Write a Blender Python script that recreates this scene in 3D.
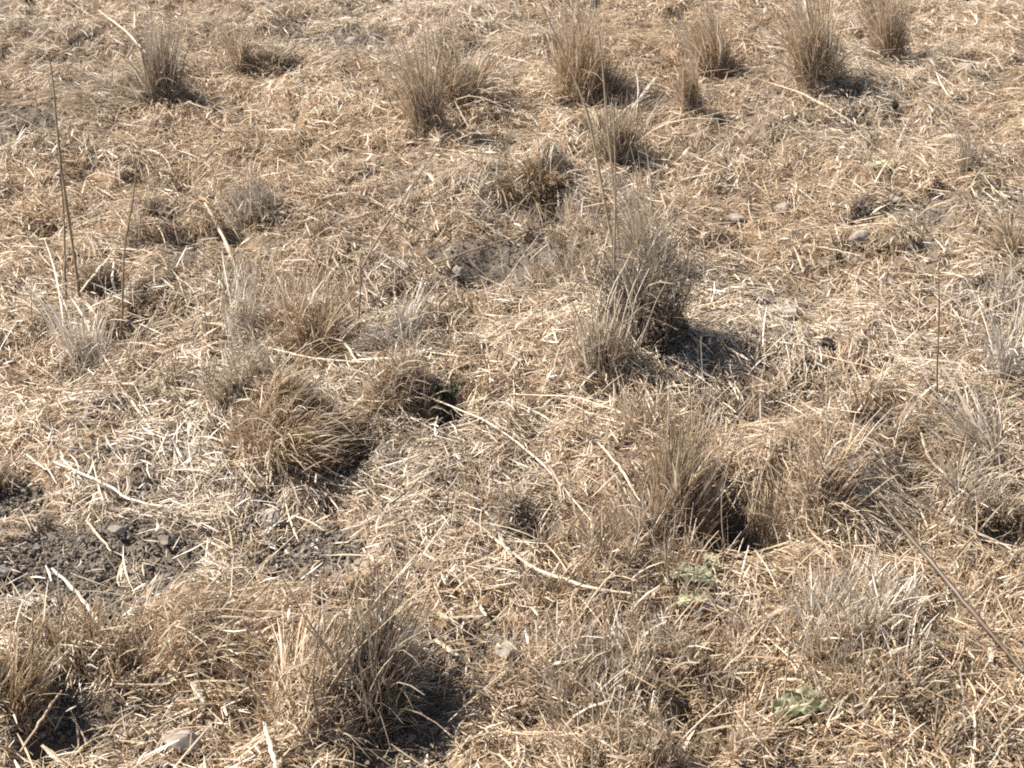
import bpy, math
import numpy as np
from mathutils import Vector

# ------------------------------------------------------------------ camera, sky, sun, exposure
SC = bpy.context.scene
for o in list(bpy.data.objects):
    bpy.data.objects.remove(o)
CAM_H, PITCH, FPX = 1.6, math.radians(33.0), 1434.0
cd = bpy.data.cameras.new('camera')
cam = bpy.data.objects.new('camera', cd)
SC.collection.objects.link(cam)
cd.sensor_width = 36.0
cd.lens = FPX / 1024 * 36.0
cd.clip_start, cd.clip_end = 0.05, 2000
cam.location = (0, 0, CAM_H)
cam.rotation_euler = (math.pi / 2 - PITCH, 0, 0)
cd.dof.use_dof = True
cd.dof.focus_distance = 2.55
cd.dof.aperture_fstop = 11
SC.camera = cam

SUN_EL = math.radians(50)
SHX, SHY = math.cos(math.radians(-11)), math.sin(math.radians(-11))   # ground direction shadows fall
sun_vec = Vector((SHX * math.cos(SUN_EL), SHY * math.cos(SUN_EL), -math.sin(SUN_EL)))
sd = bpy.data.lights.new('sun', 'SUN')
sd.energy, sd.angle, sd.color = 4.9, math.radians(0.53), (1.0, 0.955, 0.89)
sun = bpy.data.objects.new('sun', sd)
SC.collection.objects.link(sun)
sun.rotation_euler = sun_vec.to_track_quat('-Z', 'Y').to_euler()
W = bpy.data.worlds.new('World')
SC.world = W
W.use_nodes = True
nt = W.node_tree
sky = nt.nodes.new('ShaderNodeTexSky')
sky.sky_type = 'NISHITA'
sky.sun_disc = False
sky.sun_elevation = SUN_EL
sky.sun_rotation = math.atan2(-SHX, -SHY)
nt.links.new(sky.outputs[0], nt.nodes['Background'].inputs[0])
nt.nodes['Background'].inputs[1].default_value = 0.07
SC.view_settings.view_transform = 'Standard'
SC.view_settings.look = 'None'
SC.view_settings.exposure = 1.0
SC.view_settings.gamma = 1.0
SC.cycles.use_denoising = False
SC.cycles.max_bounces = 6
SC.cycles.transparent_max_bounces = 4
SC.cycles.pixel_filter_type = 'BLACKMAN_HARRIS'
SC.cycles.filter_width = 1.9

rng = np.random.default_rng(7)

# ------------------------------------------------------------------ helpers
def cam_ray(px, py):
    px, py = np.asarray(px, float), np.asarray(py, float)
    a, b = (px - 512) / FPX, (384 - py) / FPX
    c, s = math.cos(PITCH), math.sin(PITCH)
    return a, c + b * s, -s + b * c         # world direction, forward depth 1

def at(px, py, z=0.0):
    """ground point (plane z) where the photograph shows it"""
    dx, dy, dz = cam_ray(px, py)
    t = (CAM_H - z) / -dz
    return dx * t, dy * t

def scale_at(px, py):
    dx, dy, dz = cam_ray(px, py)
    return (CAM_H / -dz) / FPX               # metres per pixel across

LAT = rng.random((8, 256, 256))
def vnoise(x, y, k=0):
    xi, yi = np.floor(x).astype(int), np.floor(y).astype(int)
    fx, fy = x - xi, y - yi
    fx, fy = fx * fx * (3 - 2 * fx), fy * fy * (3 - 2 * fy)
    L = LAT[k % 8]
    a, b = L[xi & 255, yi & 255], L[(xi + 1) & 255, yi & 255]
    c, d = L[xi & 255, (yi + 1) & 255], L[(xi + 1) & 255, (yi + 1) & 255]
    return (a + (b - a) * fx) * (1 - fy) + (c + (d - c) * fx) * fy   # 0..1
def fbm(x, y, f, k=0, o=3):
    v, a, t = 0, 1, 0
    for i in range(o):
        v = v + a * vnoise(x * f * 2 ** i + 37.3 * k + 11 * i, y * f * 2 ** i + 17.1 * k, k + i)
        t += a; a *= .5
    return v / t

# bare earth patches (pixel centre, pixel radii, strength)
SOIL = [(80, 582, 125, 46, 1.0), (305, 560, 72, 34, 1.0), (15, 135, 40, 20, .9), (350, 35, 50, 11, .9), (965, 207, 75, 15, .9),
        (492, 266, 80, 20, 1.0), (180, 262, 42, 26, .7), (525, 203, 45, 17, .8), (108, 292, 24, 14, .9), (875, 445, 60, 26, .55),
        (165, 480, 60, 18, .3), (432, 412, 34, 28, .8), (505, 650, 28, 16, .8), (800, 285, 60, 12, .5), (860, 214, 26, 10, .8),
        (735, 525, 60, 30, 1.0), (5, 490, 45, 26, .7), (1010, 535, 34, 22, .9), (320, 445, 40, 22, .6), (395, 725, 70, 32, .8),
        (970, 72, 30, 10, .7), (250, 215, 26, 14, .5), (48, 245, 22, 10, .7), (925, 243, 22, 10, .7), (700, 350, 60, 18, .5),
        (60, 718, 60, 24, .7), (1000, 750, 40, 22, .5), (805, 520, 30, 12, .5), (320, 240, 18, 12, .7), (530, 535, 28, 18, .7), (655, 243, 22, 8, .7),
        (740, 240, 30, 8, .4), (10, 190, 22, 8, .6), (200, 620, 40, 12, .3), (130, 470, 25, 8, .5), (480, 60, 25, 5, .4)]
# hollows and mounds (pixel, radius m, height m)
BUMPS = [(546, 210, .075, -.11), (508, 204, .05, .05), (543, 174, .05, .05), (742, 516, .095, -.09), (440, 414, .065, -.07), (402, 404, .06, .04), (110, 296, .05, -.05), (0, 492, .10, -.04), (1010, 532, .06, -.05),  # mounds beside burrow and sprig hollow added to shade those hollows
         (338, 450, .08, -.034), (490, 268, .10, -.02), (490, 275, .09, -.03), (532, 540, .04, -.03), (185, 240, .06, -.03), (400, 735, .10, -.03), (58, 722, .08, -.026),
         (320, 242, .03, -.03), (875, 425, .05, -.03), (930, 245, .04, -.03), (48, 246, .04, -.03), (655, 243, .04, -.03), (865, 216, .04, -.03),
         (545, 178, .06, .05), (630, 350, .13, .05), (300, 330, .13, .03), (245, 375, .10, .03), (278, 430, .09, .065), (400, 340, .08, .03),
         (690, 480, .10, .05), (812, 462, .12, .085), (350, 690, .12, .04), (10, 680, .10, .04), (160, 95, .14, .03), (580, 90, .12, .03),
         (465, 95, .12, .03), (140, 300, .1, .02), (230, 640, .14, .03), (640, 580, .12, .02), (840, 640, .12, .03), (250, 200, .08, .03),
         (150, 215, .10, .03), (80, 270, .08, .02), (900, 390, .16, .02), (440, 240, .12, .02), (480, 200, .10, .03), (820, 85, .12, .02)]
SOILW = []
for px, py, rx, ry, s in SOIL:
    x, y = at(px, py)
    SOILW.append((float(x), float(y), rx * scale_at(px, py), ry * float(at(px, py - 1)[1] - y) , s))
BUMPW = [(float(at(a, b)[0]), float(at(a, b)[1]), r, h) for a, b, r, h in BUMPS]

def pits(x, y):
    return np.clip((.37 - fbm(x, y, 6.5, 5, 3)) / .07, 0, 1)

def soil_mask(x, y):
    n = fbm(x, y, 9, 3, 4)
    m = np.zeros_like(x)
    for cx, cy, rx, ry, s in SOILW:
        d = np.sqrt(((x - cx) / rx) ** 2 + ((y - cy) / ry) ** 2)
        m = np.maximum(m, s * np.clip((1.35 - d - (n - .5) * 2.2) / .55, 0, 1))
    for cx, cy, r, a in BUMPW:
        if a < -.025:
            d = np.sqrt((x - cx) ** 2 + (y - cy) ** 2) / r
            m = np.maximum(m, np.clip((1.0 - d - (n - .5) * .5) / .2, 0, 1))
    bare = np.clip((fbm(x, y, 3.1, 5, 4) - .68) / .05, 0, 1) * .6
    return np.clip(np.maximum(np.maximum(m, bare), pits(x, y) * .5), 0, 1)

def height(x, y):
    h = (fbm(x, y, 1.3, 1, 2) - .5) * .07 + (fbm(x, y, 4.2, 2, 3) - .5) * .09 + (fbm(x, y, 15, 4, 3) - .5) * .042 - .022 * pits(x, y)
    for cx, cy, r, a in BUMPW:
        d2 = ((x - cx) ** 2 + (y - cy) ** 2) / r ** 2
        h = h + a * (np.exp(-d2) if a > 0 else 1.25 * np.exp(-d2 * d2 * 1.2))
    return h

def in_hollow(x, y):
    m = np.zeros(np.shape(x), bool)
    for cx, cy, r, a in BUMPW:
        if a < -.035:
            m |= (x - cx) ** 2 + (y - cy) ** 2 < (r * .92) ** 2
    return m

def at_h(px, py):
    z = 0.0
    for _ in range(8):
        x, y = at(px, py, z)
        z = .5 * z + .5 * float(height(np.array([x]), np.array([y]))[0])
    return float(x), float(y), z

def link_mesh(name, verts, faces, mat, parent=None, attr=None, smooth=True):
    me = bpy.data.meshes.new(name)
    verts = np.asarray(verts, np.float32).reshape(-1, 3)
    faces = np.asarray(faces, np.int32)
    n, k = faces.shape
    me.vertices.add(len(verts)); me.vertices.foreach_set('co', verts.ravel())
    me.loops.add(n * k); me.loops.foreach_set('vertex_index', faces.ravel())
    me.polygons.add(n)
    me.polygons.foreach_set('loop_start', np.arange(0, n * k, k, dtype=np.int32))
    me.polygons.foreach_set('use_smooth', np.full(n, smooth))
    if attr is not None:
        a = me.attributes.new('st', 'FLOAT_COLOR', 'POINT')
        a.data.foreach_set('color', np.asarray(attr, np.float32).ravel())
    me.update(calc_edges=True)
    me.materials.append(mat)
    o = bpy.data.objects.new(name, me)
    SC.collection.objects.link(o)
    if parent is not None:
        o.parent = parent
    return o

def tag(o, label=None, cat=None, group=None, kind=None):
    if label: o['label'] = label
    if cat: o['category'] = cat
    if group: o['group'] = group
    if kind: o['kind'] = kind
    return o

def empty(name, loc):
    o = bpy.data.objects.new(name, None)
    o.empty_display_size = .05
    o.location = loc
    SC.collection.objects.link(o)
    return o

def norm(v):
    return v / np.maximum(np.linalg.norm(v, axis=-1, keepdims=True), 1e-9)

def strands(P, Wd, tone, grey, shape='v', up=.7):
    """P (N,K,3) centre lines, Wd (N,K) half widths -> verts, faces, attribute. shape v = folded leaf, r = round stem, f = flat"""
    N, K, _ = P.shape
    T = norm(np.gradient(P, axis=1))
    R = rng.normal(size=(N, 1, 3)) * (1 - up)
    R[..., 2] += up
    B = norm(np.cross(T, np.broadcast_to(R, P.shape)))
    C = norm(np.cross(B, T))
    w = Wd[..., None]
    if shape == 'v':
        cols = [P - B * w, P + C * w * .55, P + B * w]
    elif shape == 'f':
        cols = [P - B * w, P + B * w]
    elif shape == 'r':
        cols = [P + (B * math.cos(a) + C * math.sin(a)) * w for a in np.linspace(0, 2 * math.pi, 6)[:-1]]
    else:
        cols = [P + (B * math.cos(a) + C * math.sin(a)) * w for a in (math.pi / 2, math.pi * 7 / 6, math.pi * 11 / 6)]
    S = len(cols)
    V = np.stack(cols, axis=2)                              # N,K,S,3
    closed = shape in ('r', 't')
    base = (np.arange(N) * K * S)[:, None, None]
    k = (np.arange(K - 1) * S)[None, :, None]
    s = np.arange(S if closed else S - 1)[None, None, :]
    s2 = (s + 1) % S
    a = base + k + s; b = base + k + s2; c = base + k + S + s2; d = base + k + S + s
    F = np.stack([a, b, c, d], -1).reshape(-1, 4)
    t = np.broadcast_to(np.linspace(0, 1, K)[None, :, None], (N, K, S))
    A = np.stack([np.broadcast_to(tone[:, None, None], (N, K, S)), np.broadcast_to(grey[:, None, None], (N, K, S)), t,
                  np.ones((N, K, S))], -1)
    return V.reshape(-1, 3), F, A.reshape(-1, 4)

def join(parts):
    vs, fs, as_, off = [], [], [], 0
    for v, f, a in parts:
        vs.append(v); fs.append(f + off); as_.append(a); off += len(v)
    return np.concatenate(vs), np.concatenate(fs), np.concatenate(as_)

# ------------------------------------------------------------------ materials
def new_mat(name):
    m = bpy.data.materials.new(name); m.use_nodes = True
    nt = m.node_tree; nt.nodes.clear()
    out = nt.nodes.new('ShaderNodeOutputMaterial')
    return m, nt, out

def ramp(nt, stops):
    r = nt.nodes.new('ShaderNodeValToRGB')
    e = r.color_ramp.elements
    while len(e) < len(stops): e.new(.5)
    for i, (p, c) in enumerate(stops):
        e[i].position = p; e[i].color = (*c, 1)
    return r

def straw_material(name, sheen=.45, transl=.22, stops=None, greycol=(.40, .34, .30)):
    m, nt, out = new_mat(name)
    at_ = nt.nodes.new('ShaderNodeAttribute'); at_.attribute_name = 'st'
    sep = nt.nodes.new('ShaderNodeSeparateColor'); nt.links.new(at_.outputs['Color'], sep.inputs[0])
    tc = nt.nodes.new('ShaderNodeTexCoord')
    nz = nt.nodes.new('ShaderNodeTexNoise'); nz.inputs['Scale'].default_value = 55; nz.inputs['Detail'].default_value = 3
    nt.links.new(tc.outputs['Object'], nz.inputs['Vector'])
    ad = nt.nodes.new('ShaderNodeMath'); ad.operation = 'MULTIPLY_ADD'
    nt.links.new(nz.outputs[0], ad.inputs[0]); ad.inputs[1].default_value = .35; nt.links.new(sep.outputs[0], ad.inputs[2])
    sb = nt.nodes.new('ShaderNodeMath'); sb.operation = 'SUBTRACT'; nt.links.new(ad.outputs[0], sb.inputs[0]); sb.inputs[1].default_value = .175
    r = ramp(nt, stops or [(0, (.06, .036, .020)), (.3, (.222, .143, .074)), (.6, (.485, .343, .203)), (.85, (.74, .595, .415)), (1, (.84, .765, .63))])
    nt.links.new(sb.outputs[0], r.inputs[0])
    # weathered grey straw keeps its lightness, loses its yellow
    bw = nt.nodes.new('ShaderNodeRGBToBW'); nt.links.new(r.outputs[0], bw.inputs[0])
    gm = nt.nodes.new('ShaderNodeMix'); gm.data_type = 'RGBA'; gm.blend_type = 'MULTIPLY'; gm.inputs[0].default_value = 1
    nt.links.new(bw.outputs[0], gm.inputs['A']); gm.inputs['B'].default_value = (1.09, .975, .83, 1)
    mx = nt.nodes.new('ShaderNodeMix'); mx.data_type = 'RGBA'
    nt.links.new(sep.outputs[1], mx.inputs[0]); nt.links.new(r.outputs[0], mx.inputs['A']); nt.links.new(gm.outputs['Result'], mx.inputs['B'])
    p = nt.nodes.new('ShaderNodeBsdfPrincipled'); nt.links.new(mx.outputs['Result'], p.inputs['Base Color'])
    p.inputs['Roughness'].default_value = sheen; p.inputs['Specular IOR Level'].default_value = .5
    tr = nt.nodes.new('ShaderNodeBsdfTranslucent'); nt.links.new(mx.outputs['Result'], tr.inputs[0])
    ms = nt.nodes.new('ShaderNodeMixShader'); ms.inputs[0].default_value = transl
    nt.links.new(p.outputs[0], ms.inputs[1]); nt.links.new(tr.outputs[0], ms.inputs[2]); nt.links.new(ms.outputs[0], out.inputs[0])
    return m

M_STRAW = straw_material('straw')
M_GRASS = straw_material('dead_grass', .5, .35)
M_STEM = straw_material('dead_stem', .42, .05)

def ground_material():
    m, nt, out = new_mat('dry_earth')
    tc = nt.nodes.new('ShaderNodeTexCoord')
    def noise(s, d=6, rgh=.6):
        n = nt.nodes.new('ShaderNodeTexNoise'); n.inputs['Scale'].default_value = s; n.inputs['Detail'].default_value = d
        n.inputs['Roughness'].default_value = rgh; nt.links.new(tc.outputs['Object'], n.inputs['Vector']); return n
    a = nt.nodes.new('ShaderNodeAttribute'); a.attribute_name = 'st'
    sep = nt.nodes.new('ShaderNodeSeparateColor'); nt.links.new(a.outputs['Color'], sep.inputs[0])
    n1, n2, n3 = noise(28), noise(140, 4), noise(3)
    soil = ramp(nt, [(.3, (.085, .068, .051)), (.55, (.165, .134, .103)), (.75, (.28, .235, .19))]); nt.links.new(n2.outputs[0], soil.inputs[0])
    duff = ramp(nt, [(.3, (.10, .066, .040)), (.5, (.22, .150, .092)), (.7, (.40, .29, .185))]); nt.links.new(n1.outputs[0], duff.inputs[0])
    mx = nt.nodes.new('ShaderNodeMix'); mx.data_type = 'RGBA'
    nt.links.new(sep.outputs[0], mx.inputs[0]); nt.links.new(duff.outputs[0], mx.inputs['A']); nt.links.new(soil.outputs[0], mx.inputs['B'])
    p = nt.nodes.new('ShaderNodeBsdfPrincipled'); nt.links.new(mx.outputs['Result'], p.inputs['Base Color'])
    p.inputs['Roughness'].default_value = .95; p.inputs['Specular IOR Level'].default_value = .15
    b = nt.nodes.new('ShaderNodeBump'); b.inputs['Strength'].default_value = .9; b.inputs['Distance'].default_value = .006
    nt.links.new(n2.outputs[0], b.inputs['Height']); nt.links.new(b.outputs[0], p.inputs['Normal'])
    nt.links.new(p.outputs[0], out.inputs[0])
    return m

def simple_material(name, stops, scale=30, rough=.85, bump=.3, transl=0.0, detail=5):
    m, nt, out = new_mat(name)
    tc = nt.nodes.new('ShaderNodeTexCoord')
    n = nt.nodes.new('ShaderNodeTexNoise'); n.inputs['Scale'].default_value = scale; n.inputs['Detail'].default_value = detail
    nt.links.new(tc.outputs['Object'], n.inputs['Vector'])
    r = ramp(nt, stops); nt.links.new(n.outputs[0], r.inputs[0])
    p = nt.nodes.new('ShaderNodeBsdfPrincipled'); nt.links.new(r.outputs[0], p.inputs['Base Color'])
    p.inputs['Roughness'].default_value = rough; p.inputs['Specular IOR Level'].default_value = .3
    b = nt.nodes.new('ShaderNodeBump'); b.inputs['Strength'].default_value = bump; b.inputs['Distance'].default_value = .003
    nt.links.new(n.outputs[0], b.inputs['Height']); nt.links.new(b.outputs[0], p.inputs['Normal'])
    if transl:
        tr = nt.nodes.new('ShaderNodeBsdfTranslucent'); nt.links.new(r.outputs[0], tr.inputs[0])
        ms = nt.nodes.new('ShaderNodeMixShader'); ms.inputs[0].default_value = transl
        nt.links.new(p.outputs[0], ms.inputs[1]); nt.links.new(tr.outputs[0], ms.inputs[2]); nt.links.new(ms.outputs[0], out.inputs[0])
    else:
        nt.links.new(p.outputs[0], out.inputs[0])
    return m

M_GROUND = ground_material()
M_CLOD = simple_material('soil_crumb', [(.3, (.085, .068, .051)), (.5, (.165, .134, .103)), (.7, (.31, .26, .21))], 60)
M_DARK = simple_material('dark_clod', [(.3, (.012, .009, .007)), (.7, (.04, .03, .022))], 60)
M_STONE = simple_material('pale_stone', [(.3, (.17, .135, .105)), (.5, (.31, .26, .21)), (.75, (.42, .365, .31))], 45, .9, .6)
M_LEAF = simple_material('green_leaf', [(.3, (.20, .205, .11)), (.5, (.36, .365, .22)), (.7, (.54, .53, .38))], 35, .5, .3, .2)
M_LEAF2 = simple_material('pale_leaf', [(.3, (.36, .34, .19)), (.6, (.56, .53, .34)), (.8, (.72, .68, .50))], 30, .45, .2, .2)
M_WEED = simple_material('dark_green_weed', [(.3, (.02, .045, .02)), (.7, (.06, .11, .045))], 60, .5, .2, .2)

# ------------------------------------------------------------------ ground: one sheet out to the horizon
def axis(lo, hi, step):
    core = np.arange(lo, hi + step / 2, step)
    ext, d = [], step
    while (ext[-1] if ext else 0) < 600:
        d *= 1.22; ext.append((ext[-1] if ext else 0) + d)
    ext = np.array(ext)
    return np.concatenate([lo - ext[::-1], core, hi + ext])
gx, gy = axis(-2.6, 2.6, .0085), axis(.7, 6.2, .0105)
X, Y = np.meshgrid(gx, gy)
fade = np.clip(1 - (np.maximum(np.abs(X) - 4, 0) + np.maximum(np.abs(Y - 3.4) - 4.5, 0)) / 40, .0, 1)
Z = height(X, Y) * fade
S = soil_mask(X, Y)
Z = Z + S * ((fbm(X, Y, 45, 6, 3) - .5) * .020 - .004) + (fbm(X, Y, 60, 2, 2) - .5) * .006
nx, ny = len(gx), len(gy)
i = np.arange(nx - 1)[None, :] + np.arange(ny - 1)[:, None] * nx
F = np.stack([i, i + 1, i + nx + 1, i + nx], -1).reshape(-1, 4)
A = np.stack([S, S, S, np.ones_like(S)], -1).reshape(-1, 4)
g = link_mesh('ground', np.stack([X, Y, Z], -1), F, M_GROUND, attr=A)
tag(g, 'uneven dry brown field earth under the straw, bare in patches', 'ground', kind='structure')

# ------------------------------------------------------------------ straw litter (nobody could count it)
def sample_points(dens_near, dens_far, soilkeep=.08, x0=-3.0, x1=3.0, y0=.8, y1=6.6):
    n = int((x1 - x0) * (y1 - y0) * dens_near)
    x, y = rng.uniform(x0, x1, n), rng.uniform(y0, y1, n)
    half = .357 * (y * math.cos(PITCH) + CAM_H * math.sin(PITCH))
    f = np.clip((y - 1.6) / 2.6, 0, 1)
    d = (dens_near + (dens_far - dens_near) * f) / dens_near
    out = np.clip((np.abs(x) - half - .12) / .2, 0, 1)
    out = np.maximum(out, np.clip((1.25 - y) / .15, 0, 1)); out = np.maximum(out, np.clip((y - 5.4) / .3, 0, 1))
    d = d * (1 - .72 * out)
    s = soil_mask(x, y)
    d = d * (1 - s * (1 - soilkeep)) * (.40 + .75 * np.clip((fbm(x, y, 10, 6, 3) - .38) / .14, 0, 1))
    k = rng.random(n) < d
    return x[k], y[k]

def litter(x, y, L, w, tone, grey, K=3, lift=.010, spread=1.0, bend=.18, shape='v', up=.7, pitch=.25):
    N = len(x)
    flow = .15 + (fbm(x, y, 2.6, 7, 3) - .5) * 7.5
    sp = spread * (.35 + 1.1 * np.clip(fbm(x, y, 3.7, 2, 2), 0, 1))
    ang = flow + rng.normal(0, 1, N) * sp + np.where(rng.random(N) < .2, rng.uniform(0, 6.28, N), 0)
    dx, dy = np.cos(ang), np.sin(ang)
    t = np.linspace(-.5, .5, K)[None, :]
    bd = rng.normal(0, bend, N)[:, None] * (1 - 4 * t ** 2) * L[:, None]
    PX = x[:, None] + dx[:, None] * t * L[:, None] - dy[:, None] * bd
    PY = y[:, None] + dy[:, None] * t * L[:, None] + dx[:, None] * bd
    xe = height(PX, PY)
    c0 = height(x, y)[:, None]
    e0, e1 = xe[:, :1], xe[:, -1:]
    base = (e0 + e1) / 2 + (e1 - e0) * t * .85
    mid = np.clip(xe[:, K // 2:K // 2 + 1] - (e0 + e1) / 2, -.004, .02)
    base = base + mid * .9
    ofs = np.maximum(rng.exponential(lift, N), 0)[:, None] + .001
    tilt = np.clip(rng.normal(0, pitch, N), -.9, .9)[:, None] * t * L[:, None]
    tilt = tilt - tilt.min(axis=1, keepdims=True) * .7
    arch = np.abs(rng.normal(0, .03, N))[:, None] * (1 - 4 * t ** 2) * L[:, None]
    thick = (np.clip(fbm(x, y, 11, 1, 2) - .35, 0, 1) * .03 * rng.random(N))[:, None]
    PZ = base + ofs + tilt + arch + thick
    P = np.stack([PX, PY, PZ], -1)
    tp = 1 - .55 * np.abs(t * 2) ** 3
    return strands(P, w[:, None] * tp, tone, grey, shape, up)

def tones(x, y, mu, sd):
    reg = (fbm(x, y, 2.0, 0, 3) - .5) * .35
    N = len(x)
    t = np.clip(mu + reg + rng.normal(0, sd, N), .02, 1)
    g = np.clip(fbm(x, y, 1.7, 4, 3) * 1.0 - .36 + rng.normal(0, .24, N), 0, 1)
    return t, g

parts = []
x, y = sample_points(46000, 24000, .05)                              # fine chaff
N = len(x); t_, g_ = tones(x, y, .53, .16)
parts.append(litter(x, y, rng.lognormal(math.log(.014), .4, N), rng.uniform(.0006, .0015, N), t_, g_, 2, .006, 1.3, 0, 'f', .65, .28))
x, y = sample_points(23000, 13000, .03)                              # ordinary straw
N = len(x); t_, g_ = tones(x, y, .62, .15)
parts.append(litter(x, y, rng.lognormal(math.log(.026), .42, N), rng.uniform(.0008, .0017, N), t_, g_, 3, .008, 1.1, .06, 'v', .7, .24))
x, y = sample_points(3600, 1900, .03)                                # longer stems on top
N = len(x); t_, g_ = tones(x, y, .66, .14)
parts.append(litter(x, y, np.minimum(rng.lognormal(math.log(.062), .35, N), .13), rng.uniform(.0008, .0017, N), t_, g_, 5, .011, 1.0, .05, 'v', .6, .15))
x, y = sample_points(800, 800, .25)                                  # bright broken leaf scraps
N = len(x); t_, g_ = tones(x, y, .92, .07)
parts.append(litter(x, y, rng.lognormal(math.log(.024), .4, N), rng.uniform(.0013, .0026, N), t_, g_ * .8, 3, .012, 1.5, .05, 'v', .85, .25))
V, F, A = join(parts)
print('litter verts', len(V))
lt = link_mesh('straw_litter', V, F, M_STRAW, attr=A)
tag(lt, 'chopped pale straw and chaff matted over the whole field', 'straw litter', kind='stuff')

# ------------------------------------------------------------------ crumbly soil in the bare patches
def ico():
    p = (1 + 5 ** .5) / 2
    v = norm(np.array([(-1, p, 0), (1, p, 0), (-1, -p, 0), (1, -p, 0), (0, -1, p), (0, 1, p), (0, -1, -p), (0, 1, -p), (p, 0, -1), (p, 0, 1), (-p, 0, -1), (-p, 0, 1)], float))
    f = [(0, 11, 5), (0, 5, 1), (0, 1, 7), (0, 7, 10), (0, 10, 11), (1, 5, 9), (5, 11, 4), (11, 10, 2), (10, 7, 6), (7, 1, 8), (3, 9, 4), (3, 4, 2), (3, 2, 6), (3, 6, 8), (3, 8, 9), (4, 9, 5), (2, 4, 11), (6, 2, 10), (8, 6, 7), (9, 8, 1)]
    return v, np.array(f)
def subdiv(v, f):
    v = list(map(tuple, v)); cache, nf = {}, []
    def mid(a, b):
        k = (min(a, b), max(a, b))
        if k not in cache:
            m = np.array(v[a]) + np.array(v[b]); v.append(tuple(m / np.linalg.norm(m))); cache[k] = len(v) - 1
        return cache[k]
    for a, b, c in f:
        ab, bc, ca = mid(a, b), mid(b, c), mid(c, a)
        nf += [(a, ab, ca), (b, bc, ab), (c, ca, bc), (ab, bc, ca)]
    return np.array(v), np.array(nf)
IV, IF = ico(); IV1, IF1 = subdiv(IV, IF); IV2, IF2 = subdiv(IV1, IF1); IV3, IF3 = subdiv(IV2, IF2)

n = 1500000
x, y = rng.uniform(-2.3, 2.3, n), rng.uniform(1.0, 5.8, n)
s = soil_mask(x, y)
k = rng.random(n) < np.clip(s - .2, 0, 1) * .8 * np.where(y < 2.8, 1, .25)
x, y = x[k], y[k]
N = len(x)
print('crumbs', N)
r = np.clip(rng.lognormal(math.log(.0016), .55, N), .0007, .009)
sh = IV[None] * (r[:, None] * rng.uniform(.6, 1.35, (N, 12)))[..., None]
sh[..., 2] *= .75
V = sh + np.stack([x, y, height(x, y) + r * .3 + .001 + rng.uniform(0, .006, N)], -1)[:, None, :]
F = (IF[None] + (np.arange(N) * 12)[:, None, None]).reshape(-1, 3)
cr = link_mesh('soil_crumbs', V, F, M_CLOD, smooth=False)
tag(cr, 'loose grey brown soil crumbs in the bare patches', 'soil crumbs', kind='stuff')

# ------------------------------------------------------------------ stubble: short upright blades nobody could count
STUB = [(600, 700, 90, 60, 1500, 62, .62, .5), (700, 660, 80, 50, 1100, 55, .62, .45), (845, 640, 75, 50, 1500, 62, .66, .55), (900, 730, 120, 50, 1500, 60, .66, .35),
        (760, 740, 90, 40, 800, 50, .6, .4), (640, 560, 80, 40, 900, 55, .52, .3), (960, 610, 70, 60, 700, 48, .66, .3), (560, 590, 60, 40, 500, 45, .5, .3),
        (300, 610, 110, 50, 500, 50, .55, .2), (250, 690, 90, 60, 600, 55, .55, .2), (90, 660, 90, 40, 500, 60, .52, .1), (960, 470, 60, 60, 700, 60, .66, .6),
        (640, 430, 90, 30, 600, 50, .6, .3), (800, 400, 120, 25, 900, 38, .55, .4), (300, 290, 70, 25, 400, 32, .5, .1), (450, 330, 80, 40, 500, 34, .6, .2),
        (90, 350, 60, 35, 420, 42, .68, .6), (240, 330, 40, 50, 500, 45, .62, .7), (560, 260, 60, 50, 700, 42, .6, .4), (650, 220, 50, 30, 400, 34, .55, .4),
        (440, 200, 120, 30, 500, 26, .5, .2), (250, 190, 60, 25, 400, 28, .55, .4), (120, 230, 60, 25, 300, 28, .6, .4), (900, 180, 60, 30, 300, 26, .6, .5),
        (1000, 330, 30, 60, 400, 40, .6, .6), (480, 390, 60, 25, 350, 34, .55, .2), (180, 400, 60, 25, 300, 36, .5, .3), (500, 520, 60, 40, 400, 36, .5, .2),
        (770, 160, 80, 20, 150, 20, .55, .2), (40, 200, 40, 20, 150, 22, .6, .3), (400, 90, 60, 30, 200, 28, .45, .1), (660, 170, 50, 20, 200, 24, .5, .4), (120, 60, 60, 25, 150, 18, .6, .4)]
P_, W_, T_, G_ = [], [], [], []
def blade_lines(x, y, H, lx, ly, droop, K=5, jit=.03):
    t = np.linspace(0, 1, K)[None, :]
    z0 = height(x, y)[:, None] - .006
    cx = rng.normal(0, jit, (len(x), 1)) * H[:, None] * np.sin(t * math.pi)
    cy = rng.normal(0, jit, (len(x), 1)) * H[:, None] * np.sin(t * math.pi)
    X_ = x[:, None] + lx[:, None] * (.35 * t + .65 * t ** 2) + cx
    Y_ = y[:, None] + ly[:, None] * (.35 * t + .65 * t ** 2) + cy
    Z_ = z0 + H[:, None] * (t * (1 + droop[:, None] * .9) - droop[:, None] * 1.1 * t ** 2.6)
    return np.stack([X_, Y_, Z_], -1)
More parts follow.
